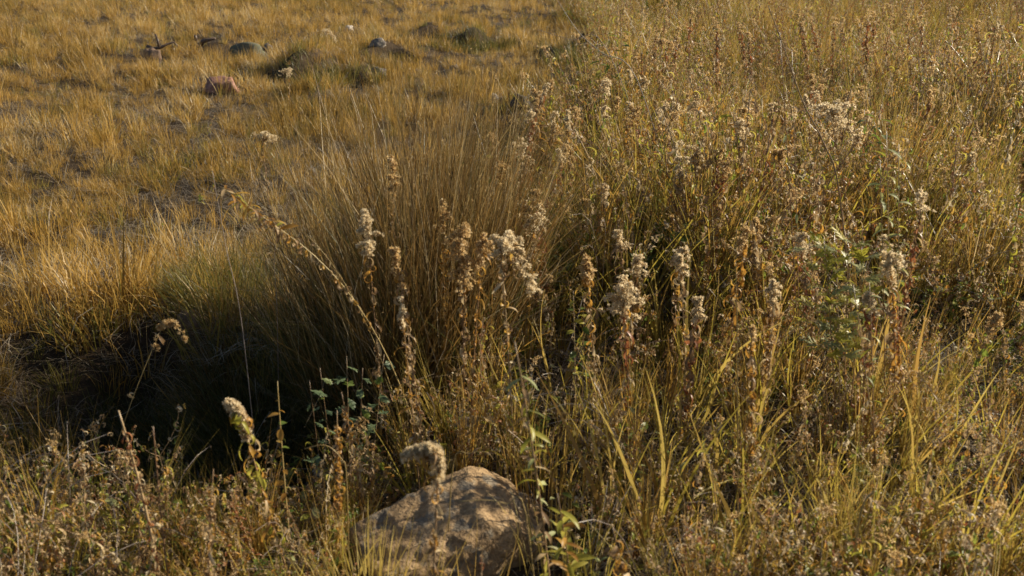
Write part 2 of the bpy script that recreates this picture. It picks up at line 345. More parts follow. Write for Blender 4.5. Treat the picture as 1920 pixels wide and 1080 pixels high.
# ---------------------------------------------------------------- scattering of uncountable growth
def scatter(name, variants, pts, rot, scl, idx, tint):
    """one object of kind stuff: its points carry instances of the variant meshes"""
    c = bpy.data.collections.new(name + '_kinds')
    for i, me in enumerate(variants):
        c.objects.link(bpy.data.objects.new('%s_kind_%02d' % (name, i), me))
    me = bpy.data.meshes.new(name); me.from_pydata(np.asarray(pts).tolist(), [], [])
    n = len(pts)
    me.attributes.new('rot', 'FLOAT_VECTOR', 'POINT').data.foreach_set('vector', np.asarray(rot, np.float32).ravel())
    me.attributes.new('scl', 'FLOAT', 'POINT').data.foreach_set('value', np.asarray(scl, np.float32))
    me.attributes.new('idx', 'INT', 'POINT').data.foreach_set('value', np.asarray(idx, np.int32))
    me.attributes.new('tint', 'FLOAT', 'POINT').data.foreach_set('value', np.asarray(tint, np.float32))
    o = tag(link(name, me), kind='stuff')
    g = bpy.data.node_groups.new(name, 'GeometryNodeTree')
    g.interface.new_socket('Geometry', in_out='INPUT', socket_type='NodeSocketGeometry'); g.interface.new_socket('Geometry', in_out='OUTPUT', socket_type='NodeSocketGeometry')
    gi = g.nodes.new('NodeGroupInput'); go = g.nodes.new('NodeGroupOutput'); ip = g.nodes.new('GeometryNodeInstanceOnPoints'); ci = g.nodes.new('GeometryNodeCollectionInfo')
    ci.inputs['Collection'].default_value = c; ci.inputs['Separate Children'].default_value = True; ci.inputs['Reset Children'].default_value = True
    ip.inputs['Pick Instance'].default_value = True
    def attr(nm, dt):
        a = g.nodes.new('GeometryNodeInputNamedAttribute'); a.data_type = dt; a.inputs['Name'].default_value = nm; return a.outputs['Attribute']
    L = g.links.new
    L(gi.outputs[0], ip.inputs['Points']); L(ci.outputs[0], ip.inputs['Instance']); L(attr('idx', 'INT'), ip.inputs['Instance Index'])
    L(attr('rot', 'FLOAT_VECTOR'), ip.inputs['Rotation']); L(attr('scl', 'FLOAT'), ip.inputs['Scale']); L(ip.outputs[0], go.inputs[0])
    md = o.modifiers.new('scatter', 'NODES'); md.node_group = g
    return o

def vnoise(x, y, s, seed=0.0):
    """cheap smooth value noise 0..1, vectorised"""
    u, v = x * s + seed * 17.3, y * s - seed * 9.1; iu, iv = np.floor(u), np.floor(v); fu, fv = u - iu, v - iv
    fu, fv = fu * fu * (3 - 2 * fu), fv * fv * (3 - 2 * fv)
    hsh = lambda a, b: np.mod(np.sin(a * 127.1 + b * 311.7 + seed * 74.7) * 43758.5453, 1.0)
    return (hsh(iu, iv) * (1 - fu) + hsh(iu + 1, iv) * fu) * (1 - fv) + (hsh(iu, iv + 1) * (1 - fu) + hsh(iu + 1, iv + 1) * fu) * fv

def field_points(n, d0, d1, bias=1.0, spread=0.78, near_pad=0.9):
    """random points in the wedge the lens can see (and a margin), denser near"""
    u = rng.random(n); y = (d0 ** bias + u * (d1 ** bias - d0 ** bias)) ** (1 / bias)
    x = rng.uniform(-1, 1, n) * (spread * y + near_pad); return x, y

def border(y): return np.interp(y, [0, 2.5, 2.75, 3.2, 4.0, 5.0, 6.1, 7.5, 9, 11, 19, 40], [-9, -9, -0.75, -0.30, -0.10, -0.15, -0.05, 0.35, 0.75, 1.1, 0.9, 2.0])
def weedness(x, y): return sstep(-0.25, 0.35, x - border(y) + 0.5 * (vnoise(x, y, 1.3, 3) - 0.5))
def hollow(x, y): return np.exp(-(((x + 1.15) / 0.88) ** 4 + ((y - 2.78) / 0.70) ** 6))
def bankface(x, y):
    b = np.zeros_like(x)
    for bx, by, wd, st in BANKS: b = np.maximum(b, np.exp(-((x - bx) / wd) ** 2) * np.exp(-((y - by + 0.02) / 0.26) ** 2))
    return b
def on_boulder(x, y): return ((np.abs(x + 0.13) < 0.30) & (y > 1.70) & (y < 2.30)) | ((np.abs(x + 0.02) < 0.14) & (y > 1.2) & (y < 1.75))
FOOT = [(410, 172, 62, 44), (462, 116, 80, 34), (287, 119, 30, 36), (254, 160, 22, 14), (706, 86, 36, 22), (707, 139, 38, 22), (655, 58, 16, 10), (503, 92, 20, 16), (926, 190, 20, 14), (972, 200, 40, 24), (868, 158, 24, 16), (850, 134, 26, 18), (605, 935, 75, 62), (885, 830, 70, 50), (268, 985, 70, 40), (360, 615, 60, 34)]   # stones: column, row, width, height in the photo
def on_stone(x, y):
    r = np.zeros(x.shape, bool)
    for px, py, wp, hp in FOOT:
        p = G(px, py); wm = wp / FPX * (p - cam.location).dot(fwd); r |= (np.abs(x - p.x) < wm * .5) & (y > p.y - wm * .9) & (y < p.y + wm * .6)
    return r
def in_clump(x, y): return ((x + 0.42) / 0.42) ** 2 + ((y - 3.26) / 0.40) ** 2 < 1

# --- kinds of small growth
def tuft(mat, n, hmin, hmax, rad, wd, lean=0.25, bend=0.7, nseg=3, n_bent=0):
    mb = MB(); a = rng.uniform(0, 2 * math.pi, n); r = rad * np.sqrt(rng.random(n))
    base = np.stack([r * np.cos(a), r * np.sin(a), np.full(n, -0.01)], 1)
    blades(mb, M[mat], base, a + rng.normal(0, 0.7, n), rng.uniform(hmin, hmax, n), np.abs(rng.normal(0, lean, n)), np.abs(rng.normal(0.1, bend, n)), rng.uniform(0.7, 1.3, n) * wd, nseg)
    if n_bent:
        blades(mb, M['litter'], base[:n_bent], a[:n_bent], rng.uniform(hmin, hmax, n_bent), rng.uniform(0.4, 1.2, n_bent), rng.uniform(0.5, 1.6, n_bent), wd, 4)
    return mb.mesh('tuft')
def litter_kind(n=26):
    mb = MB(); p = rng.uniform(-0.09, 0.09, (n, 3)); p[:, 2] = rng.uniform(0.0, 0.035, n)
    blades(mb, M['litter'], p, rng.uniform(0, 6.28, n), rng.uniform(0.05, 0.17, n), rng.uniform(1.2, 1.65, n), rng.uniform(-0.4, 0.8, n), rng.uniform(0.0015, 0.0035, n), 4, kink=0.45)
    return mb.mesh('litter')

short = [tuft('grass', 34, 0.05, 0.14, 0.05, 0.0034, n_bent=9) for _ in range(5)] + [tuft('grass', 22, 0.08, 0.20, 0.035, 0.0036, 0.18, 0.5, n_bent=7) for _ in range(3)] \
      + [tuft('green_grass', 30, 0.05, 0.13, 0.05, 0.0034) for _ in range(2)]
x, y = field_points(60000, 1.3, 34, bias=1.15)
keep = rng.random(len(x)) < (0.32 + 1.0 * sstep(.2, .8, vnoise(x, y, 4.2, 1))) * (1 - 0.45 * weedness(x, y)) * np.where(y < 2.6, .55, 1) * (1 - 0.30 * hollow(x, y)) * (1 - 0.45 * bankface(x, y)) * (0.55 + 0.6 * vnoise(x, y, 0.7, 8))
keep &= ~(on_stone(x, y) & (rng.random(len(x)) < .8)) & ~on_boulder(x, y) & ~in_clump(x, y)
x, y = x[keep], y[keep]; n = len(x)
tint = np.clip(0.5 + 0.9 * (vnoise(x, y, 0.8, 5) - 0.5) + 0.9 * (vnoise(x, y, 3.1, 6) - 0.5) + rng.normal(0, 0.12, n), 0, 1)
gsel = rng.random(n) < 0.14 + 0.5 * weedness(x, y) + 0.8 * hollow(x, y) + 0.5 * bankface(x, y)
idx = np.where(gsel, rng.integers(8, 10, n), rng.integers(0, 8, n))
rot = np.stack([rng.normal(0, 0.12, n), rng.normal(0, 0.12, n), rng.uniform(0, 6.28, n)], 1)
scatter('meadow_grass', short, np.stack([x, y, H(x, y)], 1), rot, rng.uniform(0.6, 1.35, n) * (0.5 + 1.0 * vnoise(x, y, 1.9, 2)) * (1 + 0.012 * y) * (1 + 0.3 * (np.abs(x + 1.35) < .9) * (np.abs(y - 3.62) < .2)), idx, tint)

lit = [litter_kind() for _ in range(5)]
x, y = field_points(15000, 1.3, 26, bias=0.9); k = ~on_boulder(x, y) & (rng.random(len(x)) < 0.35 + vnoise(x, y, 1.7, 12)); x, y = x[k], y[k]; n = len(x)
scatter('straw_litter', lit, np.stack([x, y, H(x, y)], 1), np.stack([0 * x, 0 * x, rng.uniform(0, 6.28, n)], 1), rng.uniform(0.7, 1.5, n), rng.integers(0, 5, n), vnoise(x, y, 1.1, 4))

KLOG = []
def weed_kind(kind):
    KLOG.append(kind)
    mb = MB()
    if kind == 'aster':
        Ht = random.uniform(0.30, 0.48); top = Vector((random.uniform(-.1, .1), random.uniform(-.1, .1), Ht)); st = bez(Vector((0, 0, -.02)), Vector((0, 0, Ht * .5)), top, 6)
        tube(mb, M['stem'], st, 0.0022, 0.001, 4, random.random())
        tips = []
        for i in range(random.randint(6, 10)):
            p = st[random.randint(2, 5)]; az = random.uniform(0, 6.28); L = random.uniform(0.06, 0.17); e = p + Vector((math.cos(az) * L * .6, math.sin(az) * L * .6, L * random.uniform(.5, .9)))
            b = bez(p, p + (e - p) * .5 + Vector((math.cos(az), math.sin(az), -.3)) * L * .15, e, 3); tube(mb, M['stem'], b, 0.0011, 0.0007, 3, random.random()); tips += b[1:]
        for q in tips + st[2:]:
            for _ in range(3):
                g = random.choice(LEAFGEO['curl']); s = random.uniform(0.018, 0.042); Rm = Matrix.Rotation(random.uniform(0, 6.28), 3, 'Z') @ Matrix.Rotation(random.uniform(-1.2, 1.0), 3, 'Y')
                mb.add(g[0] * s @ np.array(Rm).T + np.array(q) + np.random.default_rng(random.randint(0, 99999)).normal(0, .006, 3), g[1], M[random.choice(['dry_leaf'] * 5 + ['amber_leaf', 'amber_leaf', 'green_leaf', 'lime_leaf', 'red_leaf'])], random.random())
        tp = np.array([tuple(q) for q in random.sample(tips, min(len(tips), 9))]); fluff(mb, M['fluff'], tp, np.tile([0, 0, 1.0], (len(tp), 1)), 0.007, 6)
    elif kind in ('goldenrod', 'red', 'green'):
        Ht = {'goldenrod': random.uniform(0.35, 0.55), 'red': random.uniform(0.4, 0.6), 'green': random.uniform(0.14, 0.26)}[kind]
        top = Vector((random.uniform(-.12, .12), random.uniform(-.12, .12), Ht)); N = 16; st = bez(Vector((0, 0, -.02)), Vector((0, 0, Ht * .6)), top, N)
        tube(mb, M['stem'], st, 0.0024, 0.0012, 4, random.random())
        lm = {'goldenrod': ['dry_leaf'] * 4 + ['amber_leaf'] * 2 + ['green_leaf', 'lime_leaf'], 'red': ['red_leaf'] * 3 + ['dry_leaf'], 'green': ['green_leaf'] * 4 + ['lime_leaf']}[kind]
        for i in range(3, N + 1):
            for _ in range(2 if kind != 'red' else 4):
                g = random.choice(LEAFGEO['flat' if kind == 'green' else 'curl']); s = random.uniform(0.035, 0.072) * (0.5 if kind == 'red' else 1) * (1.25 - 0.6 * i / N)
                Rm = Matrix.Rotation(random.uniform(0, 6.28), 3, 'Z') @ Matrix.Rotation(random.uniform(-.5, 1.1), 3, 'Y')
                mb.add(g[0] * s @ np.array(Rm).T + np.array(st[i]), g[1], M[random.choice(lm)], random.random())
        if kind == 'goldenrod' and random.random() < .5:
            c = np.array([tuple(st[-1 - int(abs(random.gauss(0, 1.2)))] + Vector((random.gauss(0, .008), random.gauss(0, .008), random.gauss(0, .008)))) for _ in range(26)]); fluff(mb, M['tan_fluff'], c, np.tile([0, 0, .6], (26, 1)), 0.007, 6)
    elif kind == 'tall':
        n = 34; a = rng.uniform(0, 6.28, n); r = 0.03 * np.sqrt(rng.random(n)); base = np.stack([r * np.cos(a), r * np.sin(a), np.full(n, -.01)], 1)
        p = blades(mb, M[('grass', 'grass', 'green_grass')[len(KLOG) % 3]], base, a + rng.normal(0, .7, n), rng.uniform(.22, .52, n), np.abs(rng.normal(0, .18, n)), np.abs(rng.normal(.1, .6, n)), rng.uniform(.0025, .0065, n), 5)
        blades(mb, M['blade'], base[:8], a[:8], rng.uniform(.4, .6, 8), np.abs(rng.normal(0, .12, 8)), rng.uniform(0, .5, 8), 0.0018, 5)
    elif kind == 'rosette':
        for _ in range(random.randint(8, 14)):
            g = random.choice(LEAFGEO[random.choice(['flat', 'round', 'lobed'])]); s = random.uniform(0.03, 0.06); az = random.uniform(0, 6.28); q = np.array([random.gauss(0, .05), random.gauss(0, .05), random.uniform(.03, .22)])
            Rm = Matrix.Rotation(az, 3, 'Z') @ Matrix.Rotation(random.uniform(-.7, .4), 3, 'Y'); mb.add(g[0] * s @ np.array(Rm).T + q, g[1], M[random.choice(['green_leaf', 'green_leaf', 'lime_leaf', 'sage_leaf', 'dry_leaf'])], random.random())
            tube(mb, M['stem'], [(q[0] * .3, q[1] * .3, -.01), tuple(q)], .0012, .0008, 3, random.random())
    elif kind == 'yellow':
        n = 12; a = rng.uniform(0, 6.28, n); blades(mb, M['lime_blade'], np.stack([.02 * np.cos(a), .02 * np.sin(a), 0 * a - .01], 1), a, rng.uniform(.2, .5, n), np.abs(rng.normal(0, .2, n)), np.abs(rng.normal(.2, .5, n)), rng.uniform(.004, .009, n), 6)
    elif kind == 'twigs':
        for _ in range(7):
            az = random.uniform(0, 6.28); L = random.uniform(.25, .5); e = Vector((math.cos(az) * L * random.uniform(.3, .9), math.sin(az) * L * .6, L * random.uniform(.3, .9)))
            b = bez(Vector((random.gauss(0, .02), random.gauss(0, .02), -.01)), Vector((e.x * .2, e.y * .2, e.z * 1.1)), e, 6); tube(mb, M['grey_stem'], b, 0.0014, 0.0007, 3, random.random())
            for q in b[2:]:
                for _ in range(2):
                    g = random.choice(LEAFGEO['curl']); s = random.uniform(0.012, 0.026); Rm = Matrix.Rotation(random.uniform(0, 6.28), 3, 'Z') @ Matrix.Rotation(random.uniform(-1.2, 1), 3, 'Y')
                    mb.add(g[0] * s @ np.array(Rm).T + np.array(q), g[1], M['dry_leaf'], random.random())
    return mb.mesh('weed_' + kind)
kinds = ['aster'] * 5 + ['goldenrod'] * 4 + ['tall'] * 5 + ['green'] * 2 + ['twigs'] * 2 + ['red'] * 2 + ['rosette'] * 4 + ['yellow'] * 3
weeds = [weed_kind(k) for k in kinds]
KI = {k: [i for i, q in enumerate(kinds) if q == k] for k in set(kinds)}
x, y = field_points(38000, 1.35, 30, bias=1.0)
wn = weedness(x, y); k = (rng.random(len(x)) < wn * (0.50 + 1.0 * vnoise(x, y, 1.6, 21)) * np.where(y < 2.5, 2.3, 1.0) * (1 - 0.75 * hollow(x, y)) + 0.012 * (1 - hollow(x, y)) + .25 * (in_clump(x, y) & (x < -.55))) & ~on_boulder(x, y) & (~in_clump(x, y) | (x < -.55)) & (bankface(x, y) < .4)
x, y = x[k], y[k]; n = len(x)
u = rng.random(n); redz = sstep(1.2, 3.5, x) * sstep(6, 12, y)
probs = np.stack([0.25 - .10 * redz, 0.29 - .1 * redz, 0.22 - .08 * (y < 2.6), 0.15 - .04 * redz, 0.04 + 0 * redz, 0.03 + .3 * redz], 1); cum = np.cumsum(probs, 1)
order = ['aster', 'goldenrod', 'tall', 'green', 'twigs', 'red', 'rosette', 'yellow']; ksel = (u[:, None] * 1.22 > cum).sum(1); ksel = np.where(ksel >= 6, 6 + (rng.random(n) < .30), ksel)
idx = np.array([random.choice(KI[order[q]]) for q in ksel])
scl = np.where(idx >= 0, rng.uniform(0.6, 1.15, n), 1) * np.where(y < 2.3, 0.80, 1.0) * (0.85 + 0.4 * sstep(2.2, 4.5, y)) * (0.6 + 0.85 * vnoise(x, y, 0.9, 44)) * (0.35 + 0.65 * weedness(x, y))
scatter('dry_weeds', weeds, np.stack([x, y, H(x, y)], 1), np.stack([rng.normal(0, .18, n), rng.normal(0, .18, n), rng.uniform(0, 6.28, n)], 1), scl, idx, np.clip(vnoise(x, y, 1.4, 30) + rng.normal(0, .15, n), 0, 1))

# ---------------------------------------------------------------- stones
def stone(name, label, loc, size, mat, seed=0, cuts=9, rough=0.26, rz=0.0, sub=3, planes=None, group=None, cat='rock', freq=2.2, soft=0.94):
    rd = random.Random(seed); bm = bmesh.new(); bmesh.ops.create_icosphere(bm, subdivisions=sub, radius=1.0)
    pl = planes or [(Vector((rd.gauss(0, 1), rd.gauss(0, 1), rd.gauss(.2, .8))).normalized(), rd.uniform(.55, .85)) for _ in range(cuts)]
    off = Vector((seed * 3.7, seed * 1.3, 2.1))
    for v in bm.verts:
        p = v.co.copy()
        for nrm, d in pl:
            e = p.dot(nrm) - d
            if e > 0: p -= nrm * e * soft
        q = mnoise.fractal(p * freq + off, 0.9, 2.1, 5) * rough + mnoise.noise(p * freq * 5 + off) * rough * 0.38 + abs(mnoise.noise(p * freq * 11 + off)) * -rough * 0.22
        p += v.co.normalized() * q
        v.co = Vector((p.x * size[0] / 2, p.y * size[1] / 2, p.z * size[2] / 2))
    me = bpy.data.meshes.new(name); bm.to_mesh(me); bm.free(); me.materials.append(M[mat])
    for p in me.polygons: p.use_smooth = True
    o = link(name, me, loc=loc); o.rotation_euler = (0, 0, rz); return tag(o, label, cat, group)

bl = Vector((-0.135, 2.0, h1(-0.135, 2.0)))
stone('boulder', 'large brown sandstone boulder lying in the weeds, its sloping top striped by grass shadows', bl + Vector((-0.035, 0.02, -0.022)), (0.66, 0.66, 0.62), 'boulder', 4, rough=0.06, sub=6, freq=1.7, soft=0.84,
      planes=[(Vector((-0.24, -0.13, 0.96)).normalized(), 0.50), (Vector((0.46, -0.88, 0.06)).normalized(), 0.30), (Vector((0.95, -0.1, 0.20)).normalized(), 0.74), (Vector((0.55, 0.1, 0.83)).normalized(), 0.66), (Vector((-.9, -.4, .1)).normalized(), 0.80), (Vector((-.45, .85, .3)).normalized(), 0.55)])
def gstone(name, label, px, py, wpx, hpx, mat, seed, sink=0.3, rz=0, **k):
    p = G(px, py); d = (p - cam.location).dot(fwd); wm = wpx / FPX * d; hm = hpx / FPX * d * 1.15
    return stone(name, label, p + Vector((0, wm * .2, hm * (0.50 - sink))), (wm * 1.1, wm * .8, hm * 1.3), mat, seed, rz=rz, **k)
gstone('rock', 'flat topped red sandstone rock in the short golden grass', 410, 174, 64, 34, 'red_rock', 12, planes=[(Vector((-.1, -.35, .93)).normalized(), .50), (Vector((.1, -.95, .35)).normalized(), .7), (Vector((-.9, -.2, .3)).normalized(), .75), (Vector((.9, .2, .2)).normalized(), .8)])
gstone('rock', 'long grey green rock lying low in the golden grass', 462, 116, 80, 34, 'green_rock', 23, rough=.16)
gstone('rock', 'small brown rock with a forked dead branch lying over it', 287, 119, 30, 36, 'brown_rock', 31)
gstone('rock', 'tiny dark stone beside a pale bent blade in the short grass', 254, 160, 22, 14, 'brown_rock', 35)
gstone('rock', 'rounded grey rock beyond the first shaded earth bank', 706, 86, 36, 22, 'grey_rock', 41, sink=.60)
gstone('rock', 'dark speckled stone in front of the first shaded earth bank', 707, 139, 38, 22, 'grey_rock', 44, sink=.60)
gstone('rock', 'small flat tan stone far off in the golden grass', 655, 58, 16, 10, 'pale_rock', 47)
gstone('rock', 'small pale grey rock beside the long grey green rock', 503, 92, 20, 16, 'grey_rock', 49, sink=.60)
gstone('rock', 'small white stone lying beside a dark hole in the turf', 926, 190, 20, 14, 'pale_rock', 52)
gstone('rock', 'blackish stone with orange grass growing in front of it', 972, 200, 40, 24, 'dark_rock', 54)
gstone('rock', 'grey stone with white flecks in the shaded turf, between two banks', 868, 158, 24, 16, 'grey_rock', 57, sink=.60)
gstone('rock', 'bluish grey stone by a red leafed sprig under the far bank', 850, 134, 26, 18, 'grey_rock', 58, sink=.60)
gstone('rock', 'round grey stone half hidden by weeds in front of the shaded hollow', 605, 935, 75, 62, 'grey_rock', 61)
gstone('rock', 'dark grey stone among weeds just behind the large boulder', 885, 830, 70, 50, 'grey_rock', 64)
gstone('rock', 'dark bluish stone under the branching dry weed, lowest in the hollow', 268, 985, 70, 40, 'dark_rock', 66)
gstone('rock', 'low pale brown stone at the rim of the shaded hollow', 360, 615, 60, 34, 'brown_rock', 70)

# ---------------------------------------------------------------- dead branches
def branch(label, lines, d_at, rad=0.02):
    """each line: photo points at one depth"""
    b0 = G(*d_at); Y = b0.y; t = thing('fallen_branch', label, 'branch', b0)
    for i, ln in enumerate(lines):
        pts = [P(px, py, Y + dy) - b0 for px, py, dy in ln]; mb = MB(); tube(mb, M['wood'], pts, rad * (1 if i == 0 else .7), rad * .45, 6, .4 + .3 * random.random()); mb.build('limb' if i == 0 else 'twig', t, True)
branch('forked dark dead branch resting on a small brown rock', [[(275, 86, 0), (288, 91, 0), (302, 89, 0), (315, 82, .05), (326, 79, .1), (333, 86, .1)], [(298, 89, 0), (296, 76, 0), (291, 64, .05)]], (295, 108), .022)
branch('short thick dark log poking out of the golden grass', [[(375, 84, 0), (381, 77, 0), (390, 75, 0), (404, 72, 0)], [(367, 76, 0), (366, 66, 0)]], (388, 92), .036)

# ---------------------------------------------------------------- big grass clump
def big_clump():
    c = Vector((-0.42, 3.28, h1(-0.42, 3.28))); t = thing('grass_clump', 'tall russet bunch grass clump fanning out above the shaded hollow, the biggest in the meadow', 'grass clump', c)
    N = 5600; a = rng.uniform(0, 6.28, N); r = np.sqrt(rng.random(N))
    base = np.stack([0.42 * r * np.cos(a) , 0.44 * r * np.sin(a), np.zeros(N)], 1); base[:, 2] = H(base[:, 0] + c.x, base[:, 1] + c.y) - c.z - .01
    out = np.arctan2(base[:, 1], base[:, 0]) + rng.normal(0, .8, N)
    leanv = np.abs(rng.normal(0, .11, N)) + 0.30 * r * rng.uniform(.2, 1, N); L = rng.uniform(.50, 1.30, N) * (1 - .12 * r)
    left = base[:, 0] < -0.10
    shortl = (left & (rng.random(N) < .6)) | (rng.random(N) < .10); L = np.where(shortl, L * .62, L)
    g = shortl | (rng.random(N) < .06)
    mb = MB()
    blades(mb, M['clump'], base[~g], out[~g], L[~g], leanv[~g], np.abs(rng.normal(0, .38, (~g).sum())), rng.uniform(.0018, .0032, (~g).sum()) * np.where(rng.random((~g).sum()) < .25, 1.9, 1), 5, kink=.30)
    o = mb.build('blades', t); o['kind'] = 'stuff'
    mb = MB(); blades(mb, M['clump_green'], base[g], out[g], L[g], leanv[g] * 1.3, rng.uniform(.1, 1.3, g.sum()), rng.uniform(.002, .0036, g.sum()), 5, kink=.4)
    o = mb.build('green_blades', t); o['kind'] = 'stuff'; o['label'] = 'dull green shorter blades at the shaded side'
    mb = MB(); q = rng.choice(N, 1000, replace=False); blades(mb, M['litter'], base[q], out[q] + rng.normal(0, 1, 1000), rng.uniform(.2, .9, 1000), rng.uniform(.1, 1.0, 1000), rng.uniform(0, 1.5, 1000), .0028, 5, kink=.5)
    o = mb.build('dead_blades', t); o['kind'] = 'stuff'; o['label'] = 'grey broken dead blades hanging in the clump'
    n = 240; k = rng.choice(N, n, replace=False); mb = MB()
    p = blades(mb, M['straw_stem'], base[k], out[k], rng.uniform(.85, 1.25, n), leanv[k] * .9, rng.uniform(0, .25, n), .0019, 6, kink=.05)
    tips = p[:, 4:, :].reshape(-1, 3) + rng.normal(0, .006, (n * 3, 3)); fluff(mb, M['tan_fluff'], tips, np.tile([0, 0, 1.2], (len(tips), 1)), .010, 3, .0006)
    o = mb.build('seed_stalks', t); o['kind'] = 'stuff'
big_clump()

def green_clump(label, px, Y, n, hgt, rad, mat='clump_green', lean=.35, bend=.6, wd=.003, group=None, dead=True):
    c = B(px, Y); t = thing('grass_clump', label, 'grass clump', c, 0, group)
    a = rng.uniform(0, 6.28, n); r = rad * np.sqrt(rng.random(n)); base = np.stack([r * np.cos(a), r * np.sin(a), np.zeros(n)], 1); base[:, 2] = H(base[:, 0] + c.x, base[:, 1] + c.y) - c.z - .01
    mb = MB(); blades(mb, M[mat], base, a + rng.normal(0, .6, n), rng.uniform(.5, 1, n) * hgt, np.abs(rng.normal(0, lean * .5, n)) + lean * r / rad * .8, np.abs(rng.normal(0, bend, n)), rng.uniform(.7, 1.2, n) * wd, 5, kink=.4)
    if dead: fl = rng.choice(n, n // 6); blades(mb, M['litter'], base[fl], a[fl], rng.uniform(.4, 1, len(fl)) * hgt, rng.uniform(.1, .9, len(fl)), rng.uniform(.2, 1.5, len(fl)), wd * .8, 5, kink=.5)
    o = mb.build('blades', t); o['kind'] = 'stuff'
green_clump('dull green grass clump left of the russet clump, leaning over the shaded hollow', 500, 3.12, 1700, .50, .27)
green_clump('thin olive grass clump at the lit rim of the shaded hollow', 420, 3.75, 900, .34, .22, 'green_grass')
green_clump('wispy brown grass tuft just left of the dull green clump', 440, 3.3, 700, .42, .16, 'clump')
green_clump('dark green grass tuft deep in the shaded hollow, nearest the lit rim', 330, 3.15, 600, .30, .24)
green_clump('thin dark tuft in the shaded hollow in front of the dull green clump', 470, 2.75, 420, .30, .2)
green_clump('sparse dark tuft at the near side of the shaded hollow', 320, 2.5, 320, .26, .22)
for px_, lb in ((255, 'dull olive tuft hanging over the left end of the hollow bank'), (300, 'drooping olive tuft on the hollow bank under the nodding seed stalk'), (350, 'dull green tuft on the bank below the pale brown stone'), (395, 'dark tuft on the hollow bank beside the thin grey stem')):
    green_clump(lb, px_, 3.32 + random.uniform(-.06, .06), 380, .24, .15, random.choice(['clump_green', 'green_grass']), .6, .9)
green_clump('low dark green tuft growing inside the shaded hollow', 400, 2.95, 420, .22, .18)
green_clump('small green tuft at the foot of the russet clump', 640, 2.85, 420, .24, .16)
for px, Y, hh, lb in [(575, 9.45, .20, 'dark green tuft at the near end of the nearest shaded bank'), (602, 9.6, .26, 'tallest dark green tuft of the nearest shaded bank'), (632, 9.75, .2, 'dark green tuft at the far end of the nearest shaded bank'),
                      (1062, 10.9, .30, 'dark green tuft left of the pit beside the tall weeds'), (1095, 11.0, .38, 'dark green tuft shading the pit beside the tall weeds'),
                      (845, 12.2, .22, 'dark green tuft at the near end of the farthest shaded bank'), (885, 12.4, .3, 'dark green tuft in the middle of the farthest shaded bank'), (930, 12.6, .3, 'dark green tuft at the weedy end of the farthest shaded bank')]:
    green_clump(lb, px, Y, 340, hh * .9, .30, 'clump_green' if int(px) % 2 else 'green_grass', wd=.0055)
green_clump('broad olive grass clump just right of the russet clump', 960, 3.7, 1200, .55, .26, 'green_grass', .25, .5)
green_clump('dense dark green clump at the far right behind white fluffy heads', 1650, 4.6, 1000, .50, .3, 'clump_green', .3, .5)
green_clump('golden olive clump beneath the arching grey twig', 1330, 5.2, 1000, .55, .3, 'green_grass', .3, .5)

def stems(label, px, Y, n, hgt, rad, lean=.10):
    c = B(px, Y); t = thing('grass_clump', label, 'grass clump', c); a = rng.uniform(0, 6.28, n); r = rad * np.sqrt(rng.random(n)); base = np.stack([r * np.cos(a), r * np.sin(a) * .7, 0 * a - .01], 1)
    mb = MB(); blades(mb, M['blade'], base, a, rng.uniform(.55, 1, n) * hgt, np.abs(rng.normal(0, lean, n)), np.abs(rng.normal(0, .3, n)), rng.uniform(.003, .006, n), 5, kink=.2); o = mb.build('blades', t); o['kind'] = 'stuff'
stems('loose stand of thin straw stems behind the right shoulder of the boulder', 1025, 2.22, 70, .34, .16)
stems('sparse straw stems growing at the right face of the boulder', 1060, 1.95, 50, .28, .13)
stems('sparse tan stems in front of the low left end of the boulder', 720, 1.66, 60, .40, .12, .22)
stems('few tan stems crossing in front of the shaded face of the boulder', 890, 1.70, 30, .40, .10, .25)
stems('short straw stems hugging the left foot of the boulder', 685, 1.78, 80, .32, .10, .25)
stems('thin straw stems behind the left slope of the boulder', 850, 2.42, 60, .28, .16)

# ---------------------------------------------------------------- tall blades of single tufts
BLADE = []
for i in range(7):
    mb = MB(); blades(mb, M['blade'], np.zeros((1, 3)), 0.0, 1.0, random.uniform(0, .08), random.uniform(.05, .7), random.uniform(.020, .032), 7, kink=.05); BLADE.append(mb.mesh('blade', True))
for i in range(4):
    mb = MB(); blades(mb, M['lime_blade'], np.zeros((1, 3)), 0.0, 1.0, random.uniform(0, .08), random.uniform(.05, .9), random.uniform(.014, .022), 7, kink=.06); BLADE.append(mb.mesh('blade', True))
def tall_tuft(label, px, Y, n, hgt, spread=.25, rad=.03, mats=None):
    c = B(px, Y); t = thing('grass_tuft', label, 'grass tuft', c, 0, 'tall yellow grass tufts in the weeds')
    for i in range(n):
        a = random.uniform(0, 6.28); r = rad * math.sqrt(random.random()); o = link('blade', random.choice(BLADE), t, loc=(r * math.cos(a), r * math.sin(a), -.01))
        s = hgt * random.uniform(.55, 1.08); o.scale = (s * random.uniform(.8, 1.3), s * random.uniform(.8, 1.3), s); o.rotation_euler = (random.gauss(0, spread), random.gauss(0, spread), random.uniform(0, 6.28))
